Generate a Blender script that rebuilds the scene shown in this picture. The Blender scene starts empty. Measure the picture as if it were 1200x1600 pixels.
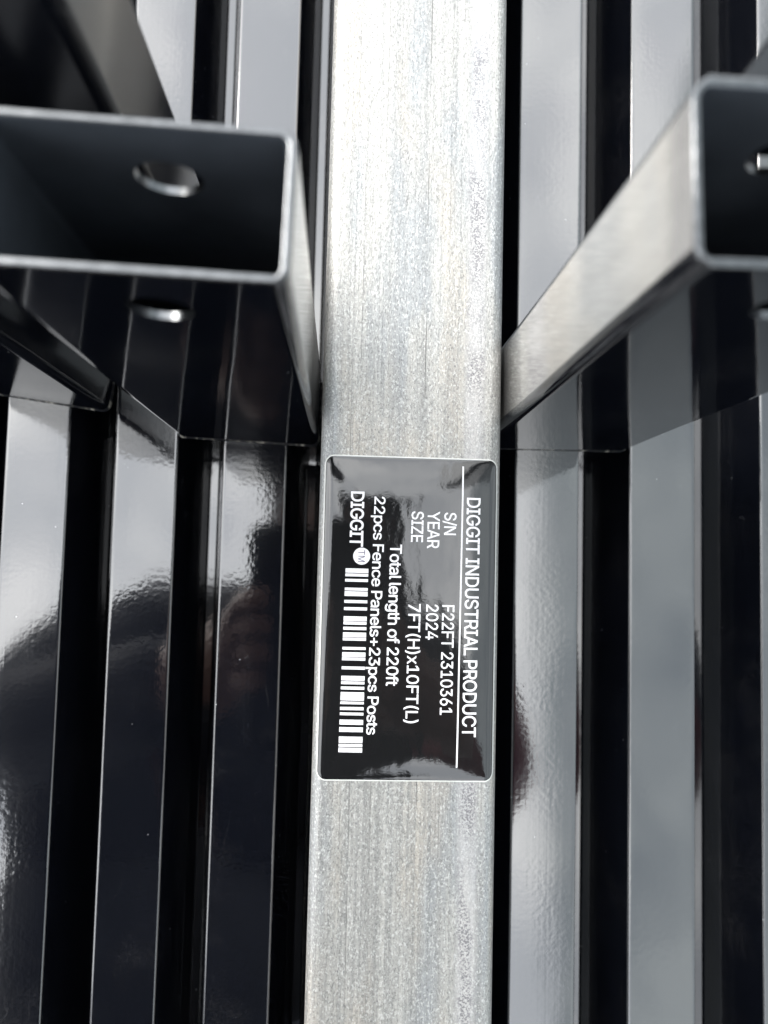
import bpy, bmesh, math, random
from mathutils import Vector, Matrix
from mathutils.geometry import delaunay_2d_cdt

random.seed(7)
C = bpy.context.scene.collection
MM = 0.001                                   # everything below is written in millimetres

# ------------------------------------------------------------------ camera
cam_d = bpy.data.cameras.new('camera')
cam = bpy.data.objects.new('camera', cam_d)
C.objects.link(cam)
cols = ((0.9981691949346279, -0.027676057661324922, -0.053780053141326334),
        (0.02416345345115523, 0.997599092492277, -0.06490129564114484),
        (0.0554471442084326, 0.06348296220965471, 0.9964414321515424))
cam.matrix_world = Matrix.Translation(Vector((-18.937, -14.080, 266.170)) * MM) @ Matrix(cols).to_4x4()
cam_d.sensor_fit = 'HORIZONTAL'
cam_d.sensor_width = 36.0
cam_d.lens = 36.0 * 1240.0 / 1200.0
cam_d.clip_start = 0.005
cam_d.clip_end = 200.0
cam_d.dof.use_dof = True
cam_d.dof.focus_distance = 0.219
cam_d.dof.aperture_fstop = 13.5
bpy.context.scene.camera = cam

# ------------------------------------------------------------------ sky, sun, exposure
SUN_AZ = math.radians(-55.0)                 # measured from +Y towards +X
SUN_EL = math.radians(45.0)
world = bpy.data.worlds.new('World')
bpy.context.scene.world = world
world.use_nodes = True
wn, wl = world.node_tree.nodes, world.node_tree.links
wn.clear()
w_out = wn.new('ShaderNodeOutputWorld')
w_bg = wn.new('ShaderNodeBackground')
w_bg.inputs['Strength'].default_value = 0.10
sky = wn.new('ShaderNodeTexSky')
sky.sky_type = 'NISHITA'
sky.sun_disc = False
sky.sun_elevation = SUN_EL
sky.sun_rotation = SUN_AZ
sky.dust_density = 4.0
sky.air_density = 1.2
hsv = wn.new('ShaderNodeHueSaturation')      # overcast: most of the blue is gone
hsv.inputs['Saturation'].default_value = 0.28
wl.new(sky.outputs[0], hsv.inputs['Color'])
# added cloud bank, darkening the sky to the right for the grey reflections
tc = wn.new('ShaderNodeTexCoord')
sep = wn.new('ShaderNodeSeparateXYZ')
wl.new(tc.outputs['Generated'], sep.inputs[0])
cn = wn.new('ShaderNodeTexNoise')
cn.inputs['Scale'].default_value = 3.0
cn.inputs['Detail'].default_value = 4.0
wl.new(tc.outputs['Generated'], cn.inputs['Vector'])


def wmath(op, a, b=None):
    n = wn.new('ShaderNodeMath')
    n.operation = op
    for i, v in enumerate((a, b)):
        if v is None:
            continue
        if isinstance(v, (int, float)):
            n.inputs[i].default_value = v
        else:
            wl.new(v, n.inputs[i])
    return n.outputs[0]


slope = wmath('MULTIPLY', wmath('MAXIMUM', sep.outputs['Y'], 0.15), 0.30)
edge = wmath('SUBTRACT', sep.outputs['X'], slope)
edge = wmath('ADD', edge, wmath('MULTIPLY', wmath('SUBTRACT', cn.outputs['Fac'], 0.5), 0.10))
cr = wn.new('ShaderNodeMapRange')
cr.interpolation_type = 'SMOOTHSTEP'
cr.inputs['From Min'].default_value = 0.165
cr.inputs['From Max'].default_value = 0.235
cr.inputs['To Min'].default_value = 1.0
cr.inputs['To Max'].default_value = 0.0
wl.new(edge, cr.inputs['Value'])
cm = wn.new('ShaderNodeMix')
cm.data_type = 'RGBA'
cm.blend_type = 'MULTIPLY'
cm.inputs['Factor'].default_value = 1.0
ov = wn.new('ShaderNodeMix')                 # the overcast itself: an even pale layer under the clear sky
ov.data_type = 'RGBA'
ov.inputs['Factor'].default_value = 0.78
cl = wn.new('ShaderNodeTexNoise')
cl.inputs['Scale'].default_value = 5.5
cl.inputs['Detail'].default_value = 6.0
cl.inputs['Roughness'].default_value = 0.55
wl.new(tc.outputs['Generated'], cl.inputs['Vector'])
cl_r = wn.new('ShaderNodeMix')
cl_r.data_type = 'RGBA'
cl_r.inputs['A'].default_value = (5.8, 6.1, 6.5, 1.0)
cl_r.inputs['B'].default_value = (9.9, 10.0, 10.0, 1.0)
cl_m = wn.new('ShaderNodeMapRange')
cl_m.inputs['From Min'].default_value = 0.38
cl_m.inputs['From Max'].default_value = 0.62
wl.new(cl.outputs['Fac'], cl_m.inputs['Value'])
wl.new(cl_m.outputs[0], cl_r.inputs['Factor'])
wl.new(cl_r.outputs['Result'], ov.inputs['B'])
wl.new(hsv.outputs[0], ov.inputs['A'])
wl.new(ov.outputs['Result'], cm.inputs['A'])
ct = wn.new('ShaderNodeMix')
ct.data_type = 'RGBA'
ct.inputs['A'].default_value = (0.395, 0.425, 0.435, 1.0)
ct.inputs['B'].default_value = (1.0, 1.0, 1.0, 1.0)
wl.new(cr.outputs[0], ct.inputs['Factor'])
wl.new(ct.outputs['Result'], cm.inputs['B'])
wl.new(cm.outputs['Result'], w_bg.inputs['Color'])
wl.new(w_bg.outputs[0], w_out.inputs[0])

sun_d = bpy.data.lights.new('sun', 'SUN')
sun_d.energy = 0.5
sun_d.angle = math.radians(16.0)
sun_d.color = (1.0, 0.96, 0.90)
sun = bpy.data.objects.new('sun', sun_d)
C.objects.link(sun)
to_sun = Vector((math.sin(SUN_AZ) * math.cos(SUN_EL), math.cos(SUN_AZ) * math.cos(SUN_EL), math.sin(SUN_EL)))
sun.rotation_euler = (-to_sun).to_track_quat('-Z', 'Y').to_euler()

vs = bpy.context.scene.view_settings
vs.view_transform = 'Standard'
vs.look = 'None'
vs.exposure = 1.95
vs.gamma = 1.0
vs.use_curve_mapping = False


# ------------------------------------------------------------------ node helpers
class NT:
    """A small wrapper: a material whose coordinates are millimetres in object space."""

    def __init__(self, name):
        self.m = bpy.data.materials.new(name)
        self.m.use_nodes = True
        self.t = self.m.node_tree
        self.p = self.t.nodes['Principled BSDF']
        self.tc = self.t.nodes.new('ShaderNodeTexCoord')

    def link(self, a, b):
        self.t.links.new(a, b)

    def coords(self, sx=1, sy=1, sz=1):
        n = self.t.nodes.new('ShaderNodeMapping')
        n.inputs['Scale'].default_value = (1000 * sx, 1000 * sy, 1000 * sz)
        self.link(self.tc.outputs['Object'], n.inputs['Vector'])
        return n.outputs[0]

    def noise(self, vec, scale, detail=2.0, rough=0.5, dist=0.0):
        n = self.t.nodes.new('ShaderNodeTexNoise')
        n.inputs['Scale'].default_value = scale
        n.inputs['Detail'].default_value = detail
        n.inputs['Roughness'].default_value = rough
        n.inputs['Distortion'].default_value = dist
        self.link(vec, n.inputs['Vector'])
        return n.outputs['Fac']

    def voronoi(self, vec, scale, out='Distance'):
        n = self.t.nodes.new('ShaderNodeTexVoronoi')
        n.inputs['Scale'].default_value = scale
        self.link(vec, n.inputs['Vector'])
        return n.outputs[out]

    def math(self, op, a, b=None, c=None):
        n = self.t.nodes.new('ShaderNodeMath')
        n.operation = op
        for i, v in enumerate((a, b, c)):
            if v is None:
                continue
            if isinstance(v, (int, float)):
                n.inputs[i].default_value = v
            else:
                self.link(v, n.inputs[i])
        return n.outputs[0]

    def rng(self, v, a, b, c=0.0, d=1.0, smooth=True):
        n = self.t.nodes.new('ShaderNodeMapRange')
        n.interpolation_type = 'SMOOTHSTEP' if smooth else 'LINEAR'
        for k, x in zip(('From Min', 'From Max', 'To Min', 'To Max'), (a, b, c, d)):
            n.inputs[k].default_value = x
        self.link(v, n.inputs['Value'])
        return n.outputs[0]

    def mix(self, fac, a, b, blend='MIX'):
        n = self.t.nodes.new('ShaderNodeMix')
        n.data_type = 'RGBA'
        n.blend_type = blend
        for k, v in (('Factor', fac), ('A', a), ('B', b)):
            s = [i for i in n.inputs if i.name == k and (i.type == 'RGBA' if k != 'Factor' else i.type == 'VALUE')][0]
            if isinstance(v, (int, float)):
                s.default_value = v
            elif isinstance(v, tuple):
                s.default_value = (*v, 1.0)
            else:
                self.link(v, s)
        return [o for o in n.outputs if o.type == 'RGBA'][0]

    def sep(self):
        n = self.t.nodes.new('ShaderNodeSeparateXYZ')
        self.link(self.coords(), n.inputs[0])
        return n.outputs

    def bump(self, h, dist_mm, strength=1.0, normal=None):
        n = self.t.nodes.new('ShaderNodeBump')
        n.inputs['Distance'].default_value = dist_mm * MM
        n.inputs['Strength'].default_value = strength
        self.link(h, n.inputs['Height'])
        if normal is not None:
            self.link(normal, n.inputs['Normal'])
        return n.outputs[0]

    def set(self, key, v):
        s = self.p.inputs[key]
        if isinstance(v, (int, float)):
            s.default_value = v
        elif isinstance(v, tuple):
            s.default_value = (*v, 1.0)
        else:
            self.link(v, s)


def plain(name, col, rough=0.6, metallic=0.0, nscale=0.1, var=0.25):
    n = NT(name)
    f = n.noise(n.coords(), nscale, 4.0)
    n.set('Base Color', n.mix(f, tuple(c * (1 - var) for c in col), tuple(c * (1 + var) for c in col)))
    n.set('Roughness', rough)
    n.set('Metallic', metallic)
    return n.m


def gloss_black(name, ior, peel, rough=0.05, dust=True, long_axis='Y'):
    """Glossy black powder coat with orange peel, roller lines, dust and dull rubbed patches."""
    n = NT(name)
    v = n.coords()
    base = n.mix(n.noise(v, 0.05, 3.0), (0.0030, 0.0037, 0.0062), (0.0050, 0.0060, 0.0095))
    if dust:
        sp = n.voronoi(v, 0.16)
        sel = n.noise(v, 0.11, 0.0)
        spots = n.math('MULTIPLY', n.rng(sp, 0.022, 0.034, 1.0, 0.0), n.rng(sel, 0.50, 0.52))
        fine = n.math('MULTIPLY', n.rng(n.voronoi(v, 0.6), 0.035, 0.06, 1.0, 0.0), n.rng(n.noise(v, 0.04, 2.0), 0.5, 0.7))
        base = n.mix(spots, base, (0.55, 0.56, 0.58))
        base = n.mix(n.math('MULTIPLY', fine, 0.35), base, (0.30, 0.30, 0.31))
    # hair scratches from handling and a thin dust film in patches
    scr = None
    for sx_, sy_, th in ((0.9, 0.05, 0.0012), (0.55, 0.30, 0.0008)):
        w_ = n.noise(n.coords(sx_, sy_, 0.3), 0.10, 2.0, 0.4, 0.4)
        k_ = n.rng(n.math('ABSOLUTE', n.math('SUBTRACT', w_, 0.5)), th * 0.3, th, 1.0, 0.0)
        scr = k_ if scr is None else n.math('MAXIMUM', scr, k_)
    scr = n.math('MULTIPLY', scr, n.rng(n.noise(v, 0.055, 2.0), 0.56, 0.66))
    base = n.mix(n.math('MULTIPLY', scr, 0.22), base, (0.22, 0.22, 0.23))
    film = n.math('MULTIPLY', n.rng(n.noise(v, 0.02, 5.0, 0.65), 0.48, 0.72), n.rng(n.noise(v, 0.9, 3.0, 0.7), 0.35, 0.75))
    base = n.mix(n.math('MULTIPLY', film, 0.055), base, (0.40, 0.39, 0.38))
    n.set('Base Color', base)
    n.set('IOR', ior)
    n.set('Roughness', n.rng(n.noise(v, 0.03, 4.0), 0.35, 0.75, rough, rough + 0.05))
    peel_n = n.noise(v, 0.62, 2.0, 0.45)
    amp = n.rng(n.noise(v, 0.045, 2.0), 0.35, 0.65, 0.45, 1.25)
    b1 = n.bump(n.math('MULTIPLY', peel_n, amp), peel)
    lines = n.noise(n.coords(1.2, 0.006, 1) if long_axis == 'Y' else n.coords(1.2, 1.2, 0.006), 0.8, 2.0)
    b2 = n.bump(lines, peel * 0.35, 1.0, b1)
    wave = n.noise(n.coords(1, 0.5, 1), 0.035, 1.0)
    b3 = n.bump(wave, peel * 9.0, 1.0, b2)
    n.link(b3, n.p.inputs['Normal'])
    return n.m


def galvanised(name):
    n = NT(name)
    v = n.coords()
    X = n.sep()['X']
    streak = n.noise(n.coords(1, 0.010, 1), 1.1, 5.0, 0.7)
    streak2 = n.noise(n.coords(1, 0.016, 1), 0.22, 3.0, 0.6)
    grain = n.noise(n.coords(1, 0.55, 1), 2.6, 3.0, 0.75)
    spang = n.noise(n.coords(1, 0.42, 1), 0.9, 4.0, 0.7, 0.8)
    col = n.mix(n.rng(streak2, 0.35, 0.65), (0.45, 0.445, 0.425), (0.55, 0.54, 0.51))
    # blue-grey runs and faint straw-coloured bloom
    blot = n.noise(n.coords(1, 0.14, 1), 0.085, 3.0, 0.55)
    col = n.mix(n.math('MULTIPLY', n.rng(blot, 0.50, 0.64), 0.6), col, (0.33, 0.36, 0.39))
    warm = n.noise(n.coords(1, 0.2, 1), 0.07, 2.0)
    col = n.mix(n.math('MULTIPLY', n.rng(warm, 0.52, 0.66), 0.45), col, (0.60, 0.53, 0.44))
    col = n.mix(n.rng(streak, 0.31, 0.64), n.mix(0.62, col, (0.25, 0.25, 0.245)), col)
    col = n.mix(n.math('MULTIPLY', n.rng(spang, 0.34, 0.52, 1.0, 0.0), 0.55), col, (0.30, 0.31, 0.30))
    col = n.mix(n.math('MULTIPLY', n.rng(grain, 0.34, 0.52, 1.0, 0.0), 0.70), col, (0.17, 0.17, 0.165))
    col = n.mix(n.math('MULTIPLY', n.rng(n.noise(n.coords(1, 0.6, 1), 1.9, 2.0, 0.7), 0.54, 0.65), 0.52), col, (0.78, 0.79, 0.77))
    # pitted band along the welded seam
    wob = n.math('MULTIPLY', n.math('SUBTRACT', n.noise(n.coords(0.1, 0.03, 0.1), 0.6, 2.0), 0.5), 2.0)
    band = n.math('ABSOLUTE', n.math('SUBTRACT', n.math('ADD', X, wob), 17.2))
    bandm = n.rng(band, 1.2, 3.6, 1.0, 0.0)
    pits = n.rng(n.noise(v, 2.1, 2.0, 0.7), 0.46, 0.52, 1.0, 0.0)
    col = n.mix(n.math('MULTIPLY', bandm, 0.45), col, (0.74, 0.73, 0.73))
    col = n.mix(n.math('MULTIPLY', bandm, n.math('MULTIPLY', 0.8, n.math('MULTIPLY', pits, n.rng(n.noise(n.coords(1, 0.3, 1), 0.2, 3.0), 0.38, 0.62, 0.15, 1.0)))), col, (0.19, 0.185, 0.20))
    # drawn scratches
    for x0, w, s in ((3.2, 0.20, 0.85), (-14.6, 0.20, 0.5), (-17.0, 0.16, 0.4), (-9.0, 0.2, 0.4), (9.5, 0.16, 0.4), (-4.2, 0.14, 0.3), (12.5, 0.2, 0.3)):
        d = n.math('ABSOLUTE', n.math('SUBTRACT', n.math('ADD', X, n.math('MULTIPLY', wob, 0.35)), x0))
        m = n.math('MULTIPLY', n.rng(d, w * 0.4, w, s, 0.0), n.rng(n.noise(n.coords(0.2, 0.05, 1), 0.8, 3.0), 0.4, 0.6))
        col = n.mix(m, col, (0.14, 0.14, 0.135))
    # scattered dark specks
    sp = n.math('MULTIPLY', n.rng(n.voronoi(n.coords(1, 0.8, 1), 0.45), 0.07, 0.14, 1.0, 0.0), n.rng(n.noise(v, 0.21, 1.0), 0.52, 0.58))
    col = n.mix(n.math('MULTIPLY', sp, 0.7), col, (0.17, 0.17, 0.18))
    n.set('Base Color', col)
    n.set('Metallic', n.rng(streak2, 0.3, 0.7, 0.45, 0.65))
    rg = n.math('ADD', n.rng(streak, 0.3, 0.7, 0.40, 0.52), n.math('MULTIPLY', n.math('SUBTRACT', spang, 0.5), 0.3))
    n.set('Roughness', rg)
    h = n.math('ADD', spang, n.math('MULTIPLY', grain, 0.4))
    b = n.bump(h, 0.17)
    b = n.bump(streak, 0.05, 1.0, b)
    b = n.bump(n.math('MULTIPLY', pits, bandm), 0.05, 1.0, b)
    n.link(b, n.p.inputs['Normal'])
    return n.m


def sticker_black(name):
    n = NT(name)
    v = n.coords()
    n.set('Base Color', n.mix(n.noise(v, 0.3, 4.0), (0.008, 0.0085, 0.009), (0.013, 0.013, 0.014)))
    n.set('IOR', 1.95)
    n.set('Roughness', 0.045)
    b = n.bump(n.noise(v, 1.3, 3.0, 0.6), 0.010)
    b = n.bump(n.noise(n.coords(1, 0.5, 1), 0.13, 2.0), 0.13, 1.0, b)
    n.link(b, n.p.inputs['Normal'])
    return n.m


def bare_edge(name):
    n = NT(name)
    v = n.coords()
    f = n.noise(v, 0.7, 4.0, 0.6)
    n.set('Base Color', n.mix(f, (0.07, 0.075, 0.08), (0.30, 0.31, 0.32)))
    n.set('Metallic', 1.0)
    n.set('Roughness', 0.22)
    n.link(n.bump(f, 0.05), n.p.inputs['Normal'])
    return n.m


M = {}
M['panel'] = gloss_black('black_panel_paint', 2.6, 0.018, 0.05)
M['post'] = gloss_black('black_post_paint', 1.75, 0.008, 0.05, long_axis='Z')
n_ = NT('baked_reflection_side')  # narrow faces of the black posts: the tube's reflection put into the colour
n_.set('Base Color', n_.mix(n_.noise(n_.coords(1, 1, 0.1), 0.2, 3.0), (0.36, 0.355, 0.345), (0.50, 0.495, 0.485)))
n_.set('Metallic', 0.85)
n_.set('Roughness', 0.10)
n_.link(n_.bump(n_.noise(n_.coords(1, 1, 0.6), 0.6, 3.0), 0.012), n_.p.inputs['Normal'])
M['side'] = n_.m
M['dull'] = gloss_black('dull_black_post_paint', 1.30, 0.006, 0.12, long_axis='Z')
M['inside'] = plain('dull_black_inside', (0.075, 0.085, 0.10), 0.18)
M['edge'] = bare_edge('bare_cut_edge')
M['galv'] = galvanised('galvanised_steel')
M['label'] = sticker_black('glossy_black_sticker')
M['backing'] = plain('white_sticker_edge', (0.72, 0.73, 0.70), 0.4, nscale=0.5, var=0.06)
n_ = NT('white_sticker_ink')
n_.set('Base Color', n_.mix(n_.noise(n_.coords(), 1.2, 3.0), (0.86, 0.85, 0.88), (0.92, 0.91, 0.93)))
n_.set('Roughness', 0.25)
M['ink'] = n_.m
M['ink_dark'] = plain('dark_sticker_ink', (0.10, 0.09, 0.15), 0.4)
n_ = NT('rubbed_pale_edge')
n_.set('Base Color', n_.mix(n_.rng(n_.noise(n_.coords(), 0.5, 4.0, 0.7), 0.50, 0.66), (0.010, 0.011, 0.014), (0.40, 0.38, 0.33)))
n_.set('Roughness', 0.4)
M['rub'] = n_.m
M['ground'] = plain('concrete_ground', (0.26, 0.25, 0.24), 0.9, nscale=0.02)
M['skin'] = plain('skin', (0.16, 0.085, 0.065), 0.5, nscale=0.05, var=0.1)
M['jacket'] = plain('dark_jacket_cloth', (0.012, 0.013, 0.017), 0.9, nscale=0.05)
M['shirt'] = plain('maroon_cloth', (0.15, 0.030, 0.036), 0.9, nscale=0.05)
M['jeans'] = plain('dark_denim', (0.02, 0.025, 0.04), 0.9, nscale=0.05)
M['hair'] = plain('dark_hair', (0.012, 0.009, 0.008), 0.6, nscale=0.2)
M['phone'] = plain('phone_black', (0.01, 0.01, 0.012), 0.25)
M['glass'] = plain('phone_lens_glass', (0.006, 0.006, 0.01), 0.05)


# ------------------------------------------------------------------ mesh helpers
def link(name, me, mats, parent=None, weighted=False):
    o = bpy.data.objects.new(name, me)
    C.objects.link(o)
    for m in (mats if isinstance(mats, (list, tuple)) else [mats]):
        if m is not None:
            me.materials.append(m)
    if parent is not None:
        o.parent = parent
    if weighted:
        w = o.modifiers.new('weighted_normal', 'WEIGHTED_NORMAL')
        w.keep_sharp = True
        w.weight = 100
    return o


def mesh(name, verts, faces, smooth=True, sharp=None, mat_idx=None):
    me = bpy.data.meshes.new(name)
    me.from_pydata([(x * MM, y * MM, z * MM) for x, y, z in verts], [], faces)
    if mat_idx:
        for i, p in enumerate(me.polygons):
            p.material_index = mat_idx[i]
    if smooth:
        me.shade_smooth()
        if sharp:
            me.set_sharp_from_angle(angle=math.radians(sharp))
    me.update()
    return me


def thing(name, label, cat, loc=(0, 0, 0), rotz=0.0, group=None):
    o = bpy.data.objects.new(name, None)
    C.objects.link(o)
    o.location = Vector(loc) * MM
    o.rotation_euler = (0, 0, rotz)
    o.empty_display_size = 0.01
    o['label'] = label
    o['category'] = cat
    if group:
        o['group'] = group
    return o


def rrect(hx, hy, r, seg=6):
    """Rounded rectangle, counter-clockwise, always 4*(seg+1) points."""
    r = max(min(r, hx - 0.01, hy - 0.01), 0.02)
    pts = []
    for cx, cy, a0 in ((hx - r, hy - r, 0), (-hx + r, hy - r, 90), (-hx + r, -hy + r, 180), (hx - r, -hy + r, 270)):
        for k in range(seg + 1):
            a = math.radians(a0 + 90.0 * k / seg)
            pts.append((cx + r * math.cos(a), cy + r * math.sin(a)))
    return pts


# ------------------------------------------------------------------ setting
def sheet(name, x0, x1, y0, y1, z, m, kind):
    o = link(name, mesh(name, [(x0, y0, z), (x1, y0, z), (x1, y1, z), (x0, y1, z)], [(0, 1, 2, 3)], False), m)
    o['kind'] = kind
    return o


sheet('ground', -30000, 30000, -30000, 30000, -48, M['ground'], 'structure')

# ------------------------------------------------------------------ the corrugated fence panel
RIDGES = [(-130.0, -109.3), (-94.3, -73.8), (-58.8, -37.6), (-22.8, -1.5), (5.0, 26.0),
          (39.8, 61.9), (79.4, 102.6), (125.6, 148.0)]
x = -130.0
while x > -560:
    x -= 36.0
    RIDGES.insert(0, (x, x + 21.0))
x = 125.6
while x < 560:
    x += 42.0
    RIDGES.append((x, x + 22.5))


def profile():
    p = []

    def arc(cx, cz, r, a0, a1, n):
        for k in range(n + 1):
            a = math.radians(a0 + (a1 - a0) * k / n)
            p.append((cx + r * math.cos(a), cz + r * math.sin(a)))

    D = 31.0
    R = 0.7
    for i, (a, b) in enumerate(RIDGES):
        arc(a + R, -R, R, 168, 90, 4)
        # a faint crown in the flat, pressed by the rollers
        w = b - a
        for t in (0.06, 0.25, 0.5, 0.75, 0.94):
            p.append((a + w * t, 0.02 + 0.05 * math.sin(math.pi * t)))
        arc(b - R, -R, R, 90, 12, 4)
        if i + 1 < len(RIDGES):
            c = RIDGES[i + 1][0]
            g = c - b
            s = min(5.8, g * 0.36)
            p.append((b + s * 0.50, -D * 0.52))
            p.append((b + s * 0.62, -D * 0.60))
            p.append((b + s, -D + 1.2))
            p.append((b + s + 0.8, -D))
            p.append((c - s - 0.8, -D))
            p.append((c - s, -D + 1.2))
            p.append((c - s * 0.62, -D * 0.60))
            p.append((c - s * 0.50, -D * 0.52))
    return p


prof = profile()
Y0, Y1, NY = -330.0, 900.0, 24
verts, faces = [], []
for j in range(NY + 1):
    y = Y0 + (Y1 - Y0) * j / NY
    for (px, pz) in prof:
        verts.append((px, y, pz))
k = len(prof)
for j in range(NY):
    for i in range(k - 1):
        faces.append((j * k + i, j * k + i + 1, (j + 1) * k + i + 1, (j + 1) * k + i))
panel = link('corrugated_sheet', mesh('corrugated_sheet', verts, faces, True, 50), M['panel'], None, True)
panel['label'] = 'glossy black corrugated metal sheet of fencing lying under the galvanised tube'
panel['category'] = 'metal sheet'


# ------------------------------------------------------------------ the galvanised tube with its sticker
TW, TH, TR_ = 25.0, 50.0, 3.4
tube = thing('steel_tube', 'long galvanised square steel tube with black sticker lying on the corrugated panel', 'tube', (0, 285, 0))
ty0, ty1 = -330.0 - 285 + 10, 900.0 - 285 - 10
outer = [(px, pz + TH / 2 + 0.2) for px, pz in rrect(TW, TH / 2, TR_, 8)]
inner = [(px, pz + TH / 2 + 0.2) for px, pz in rrect(TW - 1.6, TH / 2 - 1.6, 0.9, 8)]
q = len(outer)
verts = [(a, y, b) for y in (ty0, ty1) for a, b in outer] + [(a, y, b) for y in (ty0, ty1) for a, b in inner]
faces = []
for i in range(q):
    j = (i + 1) % q
    faces.append((i, i + q, j + q, j))
    faces.append((2 * q + i, 2 * q + j, 3 * q + j, 3 * q + i))
    faces.append((i, j, 2 * q + j, 2 * q + i))
    faces.append((q + i, 3 * q + i, 3 * q + j, q + j))
link('tube_body', mesh('tube_body', verts, faces, True, 40), M['galv'], tube, True)

LX0, LX1, LY0, LY1 = -23.45, 23.65, -71.75, 15.0       # sticker outline, measured on the tube's top face
LCX, LCY, LHX, LHY, LR = (LX0 + LX1) / 2, (LY0 + LY1) / 2, (LX1 - LX0) / 2, (LY1 - LY0) / 2, 2.3
TOP = TH + 0.2


def tube_top(xx):
    a = abs(xx) - (TW - TR_)
    if a <= 0:
        return TOP
    a = min(a, TR_ * 0.98)
    return TOP - TR_ + math.sqrt(TR_ * TR_ - a * a)


def inset_of(xx, yy):
    dx, dy = LHX - abs(xx - LCX), LHY - abs(yy - LCY)
    if dx < LR and dy < LR:
        return LR - math.hypot(LR - dx, LR - dy)
    return min(dx, dy)


def sticker_z(xx, yy):
    d = max(inset_of(xx, yy), 0.0)
    w_ = 5.0 + 0.6 * math.sin(yy * 0.13 + xx * 0.1)
    rise = 1.0
    for e in (LHX - (xx - LCX), LHX + (xx - LCX), LHY - (yy - LCY), LHY + (yy - LCY)):
        rise *= 1 - math.exp(-(max(e, 0.0) / w_ + 0.08) ** 1.3)
    return tube_top(xx) + 0.10 + 0.16 * (1 - math.exp(-d / 0.25)) + 0.75 * rise


def ring_mesh(name, insets, zf):
    vs_, fs_ = [], []
    nseg = 8
    for d in insets:
        base = rrect(LHX - d, LHY - d, LR - d if LR - d > 0.3 else 0.3, nseg)
        pts = []
        for i in range(len(base)):                       # also split the straight sides
            a, b = base[i], base[(i + 1) % len(base)]
            pts.append(a)
            if (i + 1) % (nseg + 1) == 0:
                for t in range(1, 12):
                    pts.append((a[0] + (b[0] - a[0]) * t / 12, a[1] + (b[1] - a[1]) * t / 12))
        nn = len(pts)
        for (a, b) in pts:
            xx, yy = a + LCX, b + LCY
            vs_.append((xx, yy - 285, zf(xx, yy, d)))
    for r in range(len(insets) - 1):
        for i in range(nn):
            j = (i + 1) % nn
            fs_.append((r * nn + i, r * nn + j, (r + 1) * nn + j, (r + 1) * nn + i))
    fs_.append(tuple((len(insets) - 1) * nn + i for i in range(nn)))
    return mesh(name, vs_, fs_, True)


ins = [0, 0.06, 0.15, 0.3, 0.5, 0.8, 1.2, 1.7, 2.3, 3.0, 3.8, 4.8, 6.0, 7.5, 9.5, 12.0, 16.0]
label_o = link('sticker', ring_mesh('sticker', ins, lambda a, b, d: sticker_z(a, b)), M['label'], tube)
back_o = link('sticker_border', ring_mesh('sticker_border', [-0.36, -0.30, -0.05, 0.4],
              lambda a, b, d: tube_top(a) + (0.02 if d < -0.33 else 0.11)), M['backing'], label_o)


def conform(name, pts_faces, m, lift=0.03):
    vs_, fs_ = pts_faces
    return link(name, mesh(name, [(p[0], p[1] - 285, sticker_z(p[0], p[1]) + lift) for p in vs_], fs_, False), m, label_o)


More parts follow.
